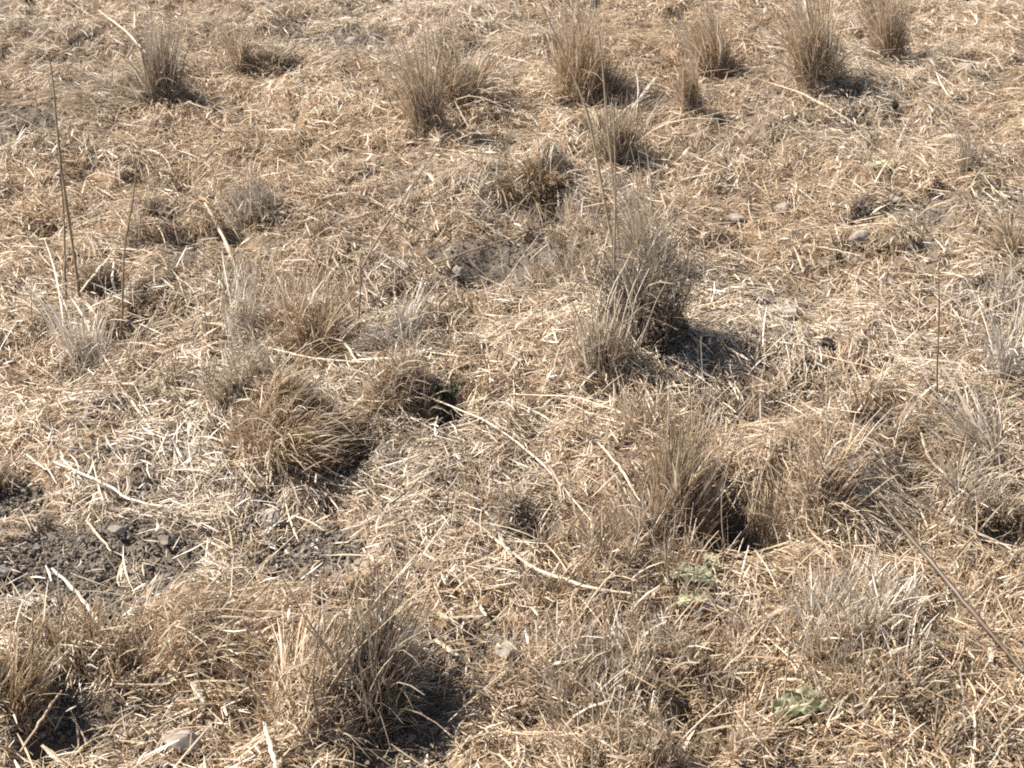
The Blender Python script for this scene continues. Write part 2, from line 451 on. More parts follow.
for px, py, rx, ry, n, h, tone, gr in STUB:
    sc = float(scale_at(px, py)); u = rng.normal(0, .5, n); v = rng.normal(0, .5, n)
    x, y = at(px + u * rx, py + v * ry)
    # clumped
    keep = (fbm(x, y, 16, 5, 2) + .25 * rng.random(n) > .58) & ~in_hollow(x, y) & (soil_mask(x, y) < .6 + .4 * rng.random(n))
    x, y = x[keep], y[keep]; m = len(x)
    H = h * sc * rng.uniform(.3, 1.0, m)
    P_.append(blade_lines(x, y, H, rng.normal(0, .38, m) * H, rng.normal(0, .38, m) * H, rng.uniform(0, .25, m)))
    W_.append((rng.uniform(.0008, .0019, m)[:, None]) * np.array([1, 1, .95, .8, .4])[None])
    T_.append(np.clip(rng.normal(tone + .06, .17, m), .05, 1)); G_.append(np.clip(rng.normal(gr, .25, m), 0, 1))
# sparse short blades everywhere
x, y = sample_points(950, 520)
m = len(x); H = rng.uniform(.015, .055, m)
P_.append(blade_lines(x, y, H, rng.normal(0, .5, m) * H, rng.normal(0, .5, m) * H, rng.uniform(0, .4, m)))
W_.append((rng.uniform(.0005, .0012, m)[:, None]) * np.array([1, 1, .95, .8, .4])[None])
t_, g_ = tones(x, y, .58, .18); T_.append(t_); G_.append(g_)
V, F, A = strands(np.concatenate(P_), np.concatenate(W_), np.concatenate(T_), np.concatenate(G_), 'v', .2)
st = link_mesh('stubble', V, F, M_GRASS, attr=A)
tag(st, 'short upright stubble blades poking through the straw mat', 'stubble', kind='stuff')

# ------------------------------------------------------------------ grass tufts
def stem_mesh(name, pts, r0, r1, tone, grey, parent=None, K=12, wob=.004, mat=None, shape='r'):
    pts = np.array(pts, float)
    seg = np.linspace(0, len(pts) - 1, K)
    P = np.stack([np.interp(seg, range(len(pts)), pts[:, j]) for j in range(3)], -1)
    for _ in range(2):
        P[1:-1] = .25 * P[:-2] + .5 * P[1:-1] + .25 * P[2:]
    L = np.linalg.norm(pts[-1] - pts[0])
    ph = rng.uniform(0, 6.28, 3); fr = rng.uniform(1.0, 2.5, 3)
    tt = np.linspace(0, 1, K)
    for j in range(3):
        P[:, j] += wob * L * np.sin(tt * fr[j] * math.pi + ph[j]) * np.sin(tt * math.pi)
    w = np.linspace(r0, r1, K)
    nodes = 1 + .35 * (rng.random(K) < .2)
    V, F, A = strands(P[None], (w * nodes)[None], np.array([tone]), np.array([grey]), shape, .5)
    return link_mesh(name, V, F, mat or M_STEM, parent, A)

def tuft(label, px, py, hpx, wpx, n, kind='spike', lean=(0, 0), tone=.5, grey=.2, stalks=0, base=.4, seeds=0, wmul=1.0, thatch=1.0, cat='grass tuft',
         stalk_h=1.35, group='dry grass tufts in the field'):
    x0, y0, z0 = at_h(px, py)
    sc = float(scale_at(px, py))
    dep = math.atan2(CAM_H, y0)
    H0 = hpx * sc / math.cos(dep) * 1.08
    R = wpx * sc / 2
    root = empty('grass_tuft', (x0, y0, z0))
    tag(root, label, cat, group)
    isfar = y0 > 3.6
    n = int(n * (.72 if isfar else .75)); tone = tone + (.19 if isfar else .14); seeds = int(seeds * .8)
    nc = max(3, n // 70)                                        # sub-clumps make the outline ragged
    ca, cr_ = rng.uniform(0, 6.283, nc), R * base * np.sqrt(rng.random(nc))
    ccx, ccy, ch = np.cos(ca) * cr_, np.sin(ca) * cr_ * .8, rng.uniform(.45, 1.10, nc)
    cl = rng.normal(0, .12 if kind == 'spike' else .2, (nc, 2))
    ci = rng.integers(0, nc, n)
    bx = ccx[ci] + rng.normal(0, R * base * .22, n); by = ccy[ci] + rng.normal(0, R * base * .22, n)
    u = rng.random(n)
    H = H0 * ch[ci] * (.20 + .84 * u ** 1.5)
    rad = np.stack([bx, by], -1) / max(R * base, 1e-6)
    if kind == 'spike':
        out, dr, jit = .40, rng.uniform(0, .12, n), .035
    elif kind == 'fan':
        out, dr, jit = .95, rng.uniform(0, .4, n), .04
    elif kind == 'mop':
        out, dr, jit = .80, rng.uniform(.15, .75, n), .05
    elif kind in ('fall', 'comb'):
        out, dr, jit = .7, rng.uniform(.5, .95, n), .05
    else:                                                          # twiggy grey weed
        out, dr, jit = .6, rng.uniform(0, .3, n), .09
    spread = (R * (1 - base * .6)) * out
    lx = rad[:, 0] * spread * rng.uniform(.4, 1.2, n) + rng.normal(0, .30, n) * spread + (lean[0] + cl[ci, 0]) * H
    ly = rad[:, 1] * spread * rng.uniform(.4, 1.2, n) + rng.normal(0, .30, n) * spread + (lean[1] + cl[ci, 1]) * H
    stray = rng.random(n) < (.08 if kind == 'spike' else .15)
    lx += np.where(stray, rng.normal(0, .55, n), rng.normal(0, .13, n)) * H; ly += np.where(stray, rng.normal(0, .55, n), rng.normal(0, .13, n)) * H
    dr = np.where(stray, rng.uniform(.2, .9, n), dr)
    K = 7
    P = blade_lines(x0 + bx, y0 + by, H, lx, ly, dr, K, jit * (1.1 if kind == 'spike' else 1.4))
    if kind == 'comb':                                             # lodged blades lying down the mound, all one way
        a, rr = rng.uniform(0, 6.283, n), R * np.sqrt(rng.random(n))
        bx, by = x0 + np.cos(a) * rr, y0 + np.sin(a) * rr * .85
        wob = (fbm(bx, by, 6, 3, 2) - .5) * 2.6 + rng.normal(0, .5, n)
        th = math.atan2(lean[1], lean[0]) + wob
        L = H0 * rng.uniform(.2, .85, n)
        tt = np.linspace(0, 1, K)[None]
        cv = rng.normal(0, .12, n)[:, None] * L[:, None] * tt ** 2
        PX = bx[:, None] + np.cos(th)[:, None] * tt * L[:, None] - np.sin(th)[:, None] * cv
        PY = by[:, None] + np.sin(th)[:, None] * tt * L[:, None] + np.cos(th)[:, None] * cv
        lift = rng.uniform(.006, .030, n)[:, None] * (.4 + np.sin(tt * 2.6)) + (rng.random(n) < .15)[:, None] * tt * L[:, None] * .35
        dome2 = np.clip(1 - ((bx - x0) ** 2 + (by - y0) ** 2) / R ** 2, 0, 1)[:, None] * .012
        P = np.stack([PX, PY, height(PX, PY) + lift + dome2], -1)
    P -= np.array([x0, y0, z0])
    w = rng.uniform(.0005, .00125, n)[:, None] * np.array([1, 1.05, 1.05, 1, .85, .6, .25])[None] * wmul
    bold = rng.random(n) < .14
    far = 1 + .35 * np.clip((y0 - 2.6) / 2, 0, 1)
    w = w * np.where(bold, rng.uniform(1.4, 2.1, n), 1)[:, None] * far
    T = np.clip(rng.normal(tone, .15, n) + bold * .2, .04, 1); G = np.clip(rng.normal(grey, .22, n), 0, 1)
    V, F, A = strands(P, w, T, G, 'v', .1)
    link_mesh('blades', V, F, M_GRASS, root, A)
    # matted dead growth at the foot
    m = int(n * 2.0 * thatch)
    if m > 10:
        a, rr = rng.uniform(0, 6.283, m), R * (base + .55) * rng.random(m) ** .6
        tx, ty = np.cos(a) * rr, np.sin(a) * rr * .8
        kp = ~in_hollow(x0 + tx, y0 + ty); tx, ty, rr = tx[kp], ty[kp], rr[kp]; m = len(tx)
        dome = np.clip(1 - (rr / (R * (base + .55))) ** 2, 0, 1)
        L = rng.uniform(.010, .046, m)
        an, el = rng.uniform(0, 6.283, m), rng.normal(.35, .5, m)
        d = np.stack([np.cos(an) * np.cos(el), np.sin(an) * np.cos(el), np.sin(el)], -1)
        t = np.linspace(-.5, .5, 4)[None, :, None]
        c = np.stack([tx, ty, height(x0 + tx, y0 + ty) - z0 + dome * H0 * .5 * rng.random(m)], -1)
        Pq = c[:, None] + d[:, None] * t * L[:, None, None] + rng.normal(0, .12, (m, 1, 3)) * (1 - 4 * t ** 2) * L[:, None, None]
        V, F, A = strands(Pq, rng.uniform(.0005, .0011, m)[:, None] * np.array([.5, 1, 1, .5])[None],
                          np.clip(rng.normal(tone - .03, .17, m), .04, 1), np.clip(rng.normal(grey, .2, m), 0, 1), 'v', .3)
        link_mesh('thatch', V, F, M_GRASS, root, A)
    if seeds:
        bi = rng.integers(0, n, seeds); tt = rng.integers(3, K, seeds)
        c = P[bi, tt] + rng.normal(0, .004, (seeds, 3))
        d = norm(rng.normal(size=(seeds, 3))) * rng.uniform(.002, .006, (seeds, 1))
        Pq = np.stack([c - d, c, c + d], 1)
        V, F, A = strands(Pq, rng.uniform(.0008, .0018, seeds)[:, None] * np.array([.3, 1, .3])[None],
                          np.clip(rng.normal(tone + .12, .2, seeds), .04, 1), np.clip(rng.normal(grey + .2, .15, seeds), 0, 1), 'v', .3)
        link_mesh('seed_husks', V, F, M_GRASS, root, A)['kind'] = 'stuff'
    for _ in range(stalks):
        a, rr = rng.uniform(0, 6.283), R * base * rng.random()
        sx, sy = math.cos(a) * rr, math.sin(a) * rr
        hh = H0 * rng.uniform(.8, stalk_h)
        le = rng.normal(0, .20, 2) + np.array(lean) * .8
        zb = float(height(np.array([x0 + sx]), np.array([y0 + sy]))[0]) - z0 - .01
        stem_mesh('stalk', [(sx, sy, zb), (sx + le[0] * hh * .4, sy + le[1] * hh * .4, hh * .5), (sx + le[0] * hh, sy + le[1] * hh, hh)],
                  rng.uniform(.0010, .0017) * (1 + .5 * np.clip((y0 - 2.4) / 2, 0, 1)), .0007, np.clip(rng.normal(tone + .08, .15), .1, .95), grey, root, 8, .02)
    return root

T = tuft
# --- far row
T('grey brown tuft with dark upright stems, leftmost of the far row', 165, 98, 78, 46, 800, 'spike', (0, 0), .34, .55, 9, .55, 500)
T('low fan of pale blades sweeping left from the dark stemmed far tuft', 128, 97, 60, 80, 700, 'comb', (-.95, -.35), .44, .4, 1, .35)
T('thin tan tuft right of the dark stemmed tuft, with one tall stem', 240, 68, 62, 40, 300, 'spike', (-.15, 0), .45, .3, 3, .35)
T('small dark mop beside the thin tan tuft in the far left', 272, 70, 34, 44, 700, 'mop', (.1, 0), .36, .4, 1)
T('tall ragged tan tuft with upright stems, nearer of the far middle pair', 430, 138, 112, 44, 700, 'spike', (-.1, 0), .42, .25, 10, .40)
T('bushy brown tuft just behind the tall ragged tan one', 458, 100, 70, 80, 1500, 'mop', (0, 0), .42, .3, 5, .5)
T('low dark grey tuft farthest back of the far middle cluster', 442, 50, 34, 56, 320, 'mop', (0, 0), .30, .4, 4)
T('dense hay coloured tuft like a sheaf behind the two tall bare stems', 578, 93, 100, 74, 1500, 'spike', (-.12, 0), .40, .08, 7, .62)
T('sprawling skirt of dry blades at the right foot of the sheaf tuft', 605, 96, 46, 50, 300, 'fan', (.3, -.1), .40, .3, 1)
T('feathery brown tuft low beside the tall bare stems', 613, 166, 72, 54, 1100, 'spike', (0, 0), .36, .4, 3, .5)
T('very small pointed tuft in front of the leaning far tuft', 690, 112, 66, 30, 600, 'spike', (-.1, 0), .42, .2, 0, .45)
T('leaning tan tuft whose shadow falls to its right, right of the sheaf tuft', 712, 76, 84, 54, 1000, 'spike', (-.3, 0), .45, .15, 2, .45)
T('broad loose brown tuft with pale bent straws, right of centre in the far row', 816, 84, 104, 78, 1300, 'spike', (-.22, 0), .44, .2, 8, .4)
T('narrow tuft of rusty upright stems, rightmost of the far row', 888, 60, 98, 50, 800, 'spike', (-.25, 0), .42, .15, 7, .4)
T('flat wispy brown tuft alone in open straw below the pointed tuft', 742, 150, 22, 48, 300, 'mop', (-.2, 0), .42, .25, 0)
# --- middle
T('large grey twiggy tuft full of fine husks at the centre right', 645, 330, 86, 70, 2600, 'twig', (.0, 0), .22, .60, 4, .7, 5500)
T('pale upright stems massed at the left front of the grey twiggy tuft', 605, 365, 72, 84, 620, 'spike', (.05, 0), .50, .45, 16, .62, 500)
T('thin loose blades standing behind the grey twiggy tuft', 655, 270, 90, 60, 320, 'fan', (0, 0), .48, .4, 4, .5)
T('golden brown fan of blades on a mound in the left middle', 306, 342, 66, 112, 900, 'fan', (0, 0), .44, .12, 6, .4)
T('ash grey leafy fan right of the golden brown fan', 402, 345, 46, 78, 520, 'fan', (.1, 0), .55, .85, 1, .45, 500)
T('pale grey matted tuft left of the domed brown tuft', 243, 395, 60, 76, 520, 'twig', (0, 0), .46, .45, 4, .55, 900)
T('domed brown tuft with a dark shaded right side in the left middle', 285, 438, 56, 112, 2100, 'mop', (.35, -.1), .42, .15, 3, .75)
T('brown tuft bending over the hollow with the green sprig', 405, 394, 46, 90, 1300, 'mop', (.25, -.1), .44, .3, 3, .75)
T('small reddish brown tuft overhanging the burrow opening', 542, 172, 30, 44, 900, 'mop', (.1, -.1), .32, .1, 1, .6)
T('short brown blades added on the left lip to shade the burrow opening', 513, 205, 30, 26, 520, 'mop', (.05, .1), .38, .1, 0, .7)  # added growth, blocks the sun from the left so the burrow stays dark
T('stiff pale stems at the right side of the burrow opening', 574, 214, 28, 22, 60, 'spike', (0, 0), .66, .5, 3, .6)
T('low dark tuft beside the hollow, left of the two leaning stalks', 152, 212, 26, 54, 260, 'mop', (0, 0), .34, .4, 1)
T('grey stemmed tuft above the pale slanting straw', 256, 214, 48, 66, 480, 'spike', (0, 0), .44, .6, 4, .55, 300)
T('brown blades arching over the small hollow near the upper left', 322, 238, 30, 46, 260, 'mop', (.2, 0), .40, .3, 1)
T('blades leaning over the dark pocket beside the thin left stalk', 98, 292, 36, 50, 240, 'fan', (.2, 0), .44, .4, 2)
T('cluster of pale curled upright blades at the left under the tall stalks', 85, 365, 70, 74, 120, 'spike', (0, 0), .76, .6, 5, .6, 0, 1.7)
T('stringy pale upright tuft between the left stalk and the golden fan', 246, 340, 76, 34, 170, 'spike', (0, 0), .68, .65, 4, .5, 0, 1.4)
T('low grey brown tuft in the upper right beside the pale green scrap', 862, 210, 24, 36, 240, 'mop', (0, 0), .38, .5, 1)
T('greyish cluster of bent stems in the upper right', 958, 165, 40, 62, 220, 'spike', (-.2, 0), .46, .6, 4, .55)
T('pale dry stub of stems right of the pale green scrap', 897, 158, 28, 24, 80, 'spike', (.2, 0), .60, .5, 2, .5)
T('brown tuft cut by the right edge of the picture above the grey stems', 1012, 258, 42, 62, 480, 'mop', (-.2, 0), .40, .2, 2)
T('tall grey stems with flat pale blades at the right edge', 1008, 390, 80, 40, 160, 'spike', (-.1, 0), .58, .8, 5, .5, 200, 1.5)
T('broad grey blades leaning left over the mat at the right edge', 985, 468, 60, 92, 260, 'fan', (-.6, .15), .60, .5, 4, .45, 0, 1.5)
T('low brown mat of curled blades with a dark top, right of the combed tuft', 885, 455, 50, 96, 800, 'comb', (.9, -.6), .38, .3, 0, .6)
# --- front
T('large brown tuft left of the dark hollow in the right middle', 682, 520, 92, 92, 1700, 'spike', (.05, -.02), .38, .3, 9, .6)
T('combed tuft of pale blades sweeping down to the right of the dark hollow', 815, 470, 62, 125, 2900, 'comb', (.1, -1), .52, .25, 2, .6)
T('fine bladed pale tuft bordering the right side of the dark hollow', 812, 512, 78, 84, 1300, 'mop', (-.12, 0), .46, .25, 3, .7)
T('leafy pale tuft left of the large brown tuft', 640, 545, 60, 74, 420, 'fan', (-.1, 0), .56, .35, 3, .5)
T('small grey wispy tuft over the little dark pocket at bottom centre', 512, 525, 42, 62, 340, 'spike', (-.1, 0), .44, .55, 1, .5, 200)
T('dense dark grey upright tuft in the left foreground', 370, 702, 90, 62, 2500, 'spike', (.12, .02), .25, .55, 8, .75, 500)
T('golden blades leaning against the left of the dark grey foreground tuft', 320, 705, 74, 110, 1100, 'comb', (.9, .35), .52, .15, 6, .5)
T('tawny tuft with a shaded foot at the lower left edge', 10, 700, 58, 80, 1000, 'spike', (.15, 0), .44, .1, 5, .6)
T('dark ragged growth at the left edge beside bare soil', 2, 492, 40, 60, 300, 'mop', (0, 0), .36, .3, 1)
T('bristly upright clump behind the large crumpled green leaf', 845, 650, 44, 74, 330, 'spike', (0, 0), .56, .35, 4, .9, 0, 1.7)
T('bristly pale clump at the bottom edge left of the green leaf', 625, 750, 46, 120, 420, 'spike', (0, 0), .56, .35, 4, .9, 0, 1.7)
T('swept low tawny growth curving beside the bare soil patch', 190, 635, 70, 130, 1100, 'comb', (.85, .5), .55, .1, 1, .5)
T('dark leaved growth around the pocket at the right edge', 1003, 520, 34, 50, 240, 'mop', (0, 0), .40, .3, 1)

# ------------------------------------------------------------------ lone standing stalks (base pixel, tip pixel)
def stalk(label, base, tip, r=.0016, tone=.35, grey=.3, dy=0.0, mids=None, group='bare stalks standing in the field', name='dry_stalk', K=16, wob=.006):
    x, y, z = at_h(*base)
    pts = [(x, y, z - .01)]
    L = len(mids or []) + 1
    for i_, (a, b) in enumerate(list(mids or []) + [tip]):
        yy = y + dy * (i_ + 1) / L
        dx_, dy_, dz_ = cam_ray(a, b)
        t = yy / dy_
        pts.append((float(dx_ * t), yy, float(CAM_H + dz_ * t)))
    pts = [np.array(p) - np.array([x, y, z]) for p in pts]
    o = stem_mesh(name, pts, r, r * .45, tone, grey, None, K, wob)
    o.location = (x, y, z)
    return tag(o, label, 'stalk', group)

stalk('tallest dark stalk at the left, thin and slightly bowed', (80, 300), (49, 52), .0034, .36, .4, .05, [(68, 200), (56, 110)])
stalk('thin second stalk close beside the tallest dark left stalk', (66, 300), (60, 150), .0024, .34, .4, .02)
stalk('single dark stalk leaning right, rooted right of the small left pocket', (118, 350), (137, 160), .0028, .38, .25, .03, [(126, 250)])
stalk('tall pale bare stem curving up to the top edge', (620, 262), (598, 30), .0030, .66, .35, 0, [(608, 110)])
stalk('long pale stem slanting left from the root of the tall bare stem', (616, 258), (541, 3), .0034, .62, .2, .05, [(590, 120), (570, 70)])
stalk('upright grey stem inside the thin blades behind the grey twiggy tuft', (616, 330), (614, 110), .0027, .48, .6, .02)
stalk('thin rusty stem standing in open mat at the right', (938, 405), (939, 262), .0020, .28, .05, .0)
stalk('white thin stem standing right of the big shadow', (703, 402), (701, 336), .0013, .84, .3, .0)
stalk('crooked pale stem standing below the burrow', (543, 335), (528, 215), .0015, .66, .3, .0, [(541, 270), (538, 240)])
stalk('slanted grey stalk leaning over the soil left of the burrow', (350, 290), (436, 150), .0032, .42, .4, .10, [(375, 240)])
stalk('fine grey upright stalk at the root of the slanted grey stalk', (358, 345), (361, 262), .0024, .34, .6, .0)
stalk('pale twig curving over the pointed shadow of the dark hollow', (728, 566), (728, 472), .0012, .70, .4, .0, [(722, 530), (722, 495)])
stalk('slanted dark stem sticking up at the left of the far tall tuft', (402, 125), (379, 76), .0030, .36, .2, .05)
stalk('upright pale stem in front of the leaning far tuft', (712, 86), (711, 58), .0026, .62, .3, .0)
stalk('thin stem poking up behind the leaning far tuft', (726, 64), (735, 6), .0014, .44, .2, .0)
stalk('long dark stem crossing in front of the left foreground tuft', (322, 740), (320, 612), .0016, .30, .5, .0, [(312, 690), (318, 650)])
stalk('long slim stem leaning from the left foreground tuft to the soil', (308, 632), (349, 560), .0016, .50, .4, .1)
stalk('forked pale stem standing at the left of the large brown tuft', (648, 545), (625, 450), .0020, .68, .2, .0, [(643, 495)])
stalk('fine crossing stem arching over the large brown tuft', (655, 520), (705, 430), .0014, .52, .4, .05)
stalk('long thin stem rising from the large brown tuft towards the right', (706, 470), (722, 392), .0012, .60, .5, .0)
stalk('upright straw standing at the left of the green leaf', (782, 712), (789, 650), .0019, .66, .2, .0)
stalk('short thin stem rising from the mat at the right edge', (952, 480), (968, 420), .0020, .48, .2, .0)
stalk('pale stems end sticking up near the pale curled blades', (136, 380), (122, 335), .0015, .66, .4, .0)
stalk('fine upright stem left of the tallest dark left stalk', (33, 345), (30, 260), .0011, .38, .3, .0)
stalk('hair thin stem standing right of the single leaning stalk', (206, 335), (204, 255), .0010, .32, .2, .0)

# ------------------------------------------------------------------ loose straws lying on the mat (pixel polyline; lift in m)
def straw(label, pts, r=.0018, tone=.8, grey=.2, lift=.02, shape='v', cat='loose straw', name='fallen_straw', group='long straws lying on the mat'):
    P = []
    for j, p in enumerate(pts):
        x, y, z = at_h(p[0], p[1])
        zz = z + (p[2] if len(p) > 2 else lift)
        x, y = at(p[0], p[1], zz)
        P.append((float(x), float(y), zz))
    P = np.array(P)
    # densify, keep above the surface
    c = P.mean(axis=0)
    K = 18
    s = np.linspace(0, len(P) - 1, K)
    Q = np.stack([np.interp(s, range(len(P)), P[:, j]) for j in range(3)], -1)
    for _ in range(2):
        Q[1:-1] = .25 * Q[:-2] + .5 * Q[1:-1] + .25 * Q[2:]
    Q[:, 2] += max(0., float(np.percentile(height(Q[:, 0], Q[:, 1]) + .015 - Q[:, 2], 80)))
    Q[1:-1] += rng.normal(0, .0006, (K - 2, 3))
    Q -= c
    tone = min(tone, .90)
    w = .98 * r * (.55 + .45 * np.sin(np.linspace(.25, math.pi - .15, K))) * rng.uniform(.82, 1.12, K)
    V, F, A = strands(Q[None], w[None], np.array([tone]), np.array([grey]), shape, .9)
    o = link_mesh(name, V, F, M_STEM if shape == 'r' else M_STRAW, None, A)
    o.location = c
    return tag(o, label, cat, group)

straw('bright white straw crossing the bare soil patch at lower left', [(52, 568), (82, 598), (108, 636)], .0032, .97, .3, .03)
straw('short bright white straw at the left, upper end of the curved pair', [(27, 454), (46, 470)], .0034, .95, .3, .02)
straw('long pale curved straw lying from the short white one towards bottom right', [(55, 462), (100, 480), (130, 500), (172, 508)], .0028, .93, .3, .025)
straw('pale forked straw beside the curved straw at left', [(60, 456), (82, 480)], .0022, .92, .2, .02)
straw('yellow straw lying above the bare soil patch', [(86, 520), (111, 551)], .0026, .78, .0, .02)
straw('pale straw rising from soil patch toward the golden growth', [(98, 612), (170, 575)], .0016, .62, .2, .03, 'r')
straw('thick pale broken straw slanting above the golden fan', [(205, 205), (224, 240), (240, 282)], .0040, .80, .3, .03)
straw('pale jointed straw slanting below the tall left stalks', [(98, 345), (120, 385), (150, 428)], .0030, .80, .3, .02)
straw('long stem lying from the green sprig hollow down to the dark hollow', [(428, 397), (490, 422), (540, 460), (596, 526)], .0024, .76, .3, .035, 'r')
straw('second thinner stem beside the long stem at centre', [(452, 408), (480, 430), (520, 442)], .0017, .72, .2, .03, 'r')
straw('long white straw lying just under the central tuft', [(512, 394), (575, 396), (615, 410), (652, 428)], .0027, .92, .3, .03)
straw('long pale stem lying at bottom centre, ends near the dark hollow', [(488, 534), (535, 570), (590, 588), (632, 594)], .0034, .80, .2, .025, 'r')
straw('yellowish stem branching down from the long bottom centre stem', [(560, 575), (588, 606), (612, 640), (628, 672)], .0020, .66, .0, .02, 'r')
straw('pale bent leaf over the golden fan', [(325, 336), (345, 342), (356, 360)], .0034, .84, .1, .05)
straw('long pale leaf pointing left over the fans', [(262, 346), (310, 358), (365, 362)], .0030, .82, .2, .045)
straw('shiny white blade tip pointing right over the ash grey fan', [(352, 360), (400, 357), (432, 348)], .0034, .98, .4, .06)
straw('pale straw across the front of the brown bending tuft', [(350, 368), (395, 382), (440, 402)], .0030, .74, .1, .05)
straw('straight thin straw in front of the bending brown tuft', [(347, 400), (383, 401)], .0018, .80, .3, .04)
straw('long thin straw reaching up from the ash grey fan toward the burrow', [(470, 342), (500, 290), (538, 238)], .0018, .66, .3, .05, 'r')
straw('curved brown stem bowed over the soil in the middle', [(385, 290), (430, 265), (490, 244), (525, 236)], .0024, .44, .1, .06, 'r')
straw('curly pale straw beside the bare patch under the mound', [(222, 594), (270, 597), (312, 612)], .0036, .88, .2, .03)
straw('wide pale leaf left end of the curly straw', [(222, 592), (240, 606)], .0042, .92, .3, .035)
straw('short bright leaf tip lying in the lower left mat', [(191, 682), (204, 702)], .0048, .95, .4, .03)
straw('white upright broken straw at the bottom edge near the stone', [(264, 722), (276, 768)], .0034, .97, .4, .05)
straw('pale bent straw in the mat above the bright leaf tip', [(196, 598), (208, 632), (212, 652)], .0022, .86, .4, .03)
straw('pale bent leaf rising through the right mat', [(921, 433), (928, 458), (960, 490), (998, 513)], .0040, .86, .1, .03)
straw('orange tinted straw lying at the right edge', [(990, 443), (1012, 452), (1030, 470)], .0030, .70, .0, .03)
straw('long dark stalk lying aslant at the lower right', [(880, 502), (930, 560), (975, 615), (1024, 672)], .0042, .16, .3, .12, 'r')
straw('long pale straw slanting in front of the far right dark speck', [(768, 82), (800, 92), (830, 108), (858, 126)], .0032, .82, .2, .03)
straw('thin pale straw at the far right between open straw', [(926, 54), (975, 62), (1024, 70)], .0026, .74, .3, .03)
straw('pale straw sticking out right beside the sheaf tuft', [(470, 20), (517, 24)], .0026, .78, .2, .03)
straw('straw lying right of the bushy far tuft', [(482, 55), (528, 66)], .0030, .80, .3, .03)
straw('bright white leaf by the tall pale stems', [(632, 108), (655, 78)], .0050, .94, .4, .05)
straw('fine pale leaf crossing the bright white leaf', [(605, 128), (630, 105), (650, 95)], .0030, .80, .4, .05)
straw('pale straw lying left of the far dark stemmed tuft', [(98, 10), (125, 30), (148, 55)], .0034, .82, .3, .05)
straw('white leaf scrap below the tall ragged tan tuft', [(428, 174), (437, 186)], .0060, .95, .5, .02)
straw('pale straw slanting across open mat under the stones', [(838, 269), (860, 280), (876, 293)], .0030, .82, .1, .02)
straw('thin straw beside the largest pale stone', [(805, 244), (836, 250), (862, 256)], .0026, .84, .2, .02)
straw('pale straw lying below the flat grey stone', [(935, 308), (960, 318), (985, 326)], .0026, .82, .2, .02)
straw('white curled scrap right of the dark clod', [(882, 371), (893, 378)], .0050, .97, .6, .02)
straw('pair leading straw left of the white curled scrap', [(850, 360), (862, 382), (874, 398)], .0026, .84, .1, .02)
straw('long thin straw lying toward the white curled scrap', [(812, 352), (850, 362), (885, 371)], .0022, .70, .1, .02)
straw('straight straw pointing to the left edge of the combed tuft', [(598, 442), (622, 470), (650, 520)], .0026, .76, .1, .06, 'r')
straw('pale stem reaching from the upper left to the forked stem', [(560, 398), (600, 418), (648, 430)], .0018, .82, .4, .03)
straw('pale bent straw lying between green scraps and leaf', [(700, 600), (745, 618), (788, 656)], .0024, .74, .1, .03, 'r')
straw('upper pale straw arching from green scraps to the bristly clump', [(722, 592), (760, 606), (786, 640)], .0018, .78, .3, .035)
straw('yellow brown straw below the green leaf at left', [(735, 710), (755, 735), (775, 760)], .0020, .66, .0, .04)
straw('white scrap at the right edge above the long dark stalk end', [(1004, 636), (1026, 648)], .0040, .97, .5, .02)
straw('small upright white scrap left of the right edge scrap', [(990, 648), (991, 662)], .0050, .97, .5, .03)
straw('pale straws end in the lower right mat', [(905, 615), (930, 645), (950, 668)], .0022, .74, .1, .03)
straw('short thick straw piece right of the left foreground shadow', [(435, 640), (458, 655)], .0036, .72, .0, .03)
straw('bright short straw above the left foreground shadow', [(475, 597), (486, 616)], .0034, .92, .2, .02)
straw('long straw lying level in the bottom centre mat', [(445, 618), (482, 616)], .0030, .78, .3, .03)
straw('long straight straw in the shadow behind the lower left tuft', [(20, 752), (48, 710), (62, 690)], .0022, .62, .2, .06, 'r')
straw('pale broken straws end at the lower left below the tawny tuft', [(42, 745), (66, 768)], .0034, .84, .1, .03)
straw('pale straw lying across the mat above the flat wispy tuft', [(505, 85), (545, 92), (570, 100)], .0022, .70, .2, .02)
straw('thin straw crossing the mat from the left stalk', [(70, 230), (100, 215), (128, 205)], .0022, .80, .4, .03)
straw('pale leaf leaning out of the small left pocket', [(80, 292), (97, 270), (115, 250)], .0026, .82, .4, .05)
straw('upright pale leaf at the edge of the small left pocket', [(116, 296), (112, 278), (114, 262)], .0030, .78, .5, .06)
straw('thin pale straw crossing the mat right of the burrow', [(660, 190), (665, 205), (668, 222)], .0018, .76, .3, .03)
straw('straw lying in front of the combed tuft foot', [(735, 567), (780, 570), (830, 576)], .0020, .64, .0, .03)
straw('grey stick lying by the pale green scraps', [(690, 618), (705, 608), (720, 604)], .0040, .36, .9, .025, 'r')
straw('long straight pale straw left of the pale grey matted tuft', [(200, 392), (250, 372), (262, 352)], .0018, .70, .2, .04)
straw('thin pale straw lying level below the domed brown tuft', [(190, 478), (240, 460), (275, 455)], .0018, .66, .1, .04)
straw('fine straw slanting over the bare patch behind the central mound', [(205, 590), (240, 556), (262, 530)], .0016, .46, .1, .04, 'r')
straw('straw bridging dark pocket and long stem at centre', [(475, 500), (510, 540), (540, 555)], .0018, .70, .3, .03)
straw('thin pale straw running level over the stony mat', [(885, 272), (935, 275), (985, 274)], .0024, .60, .1, .04)

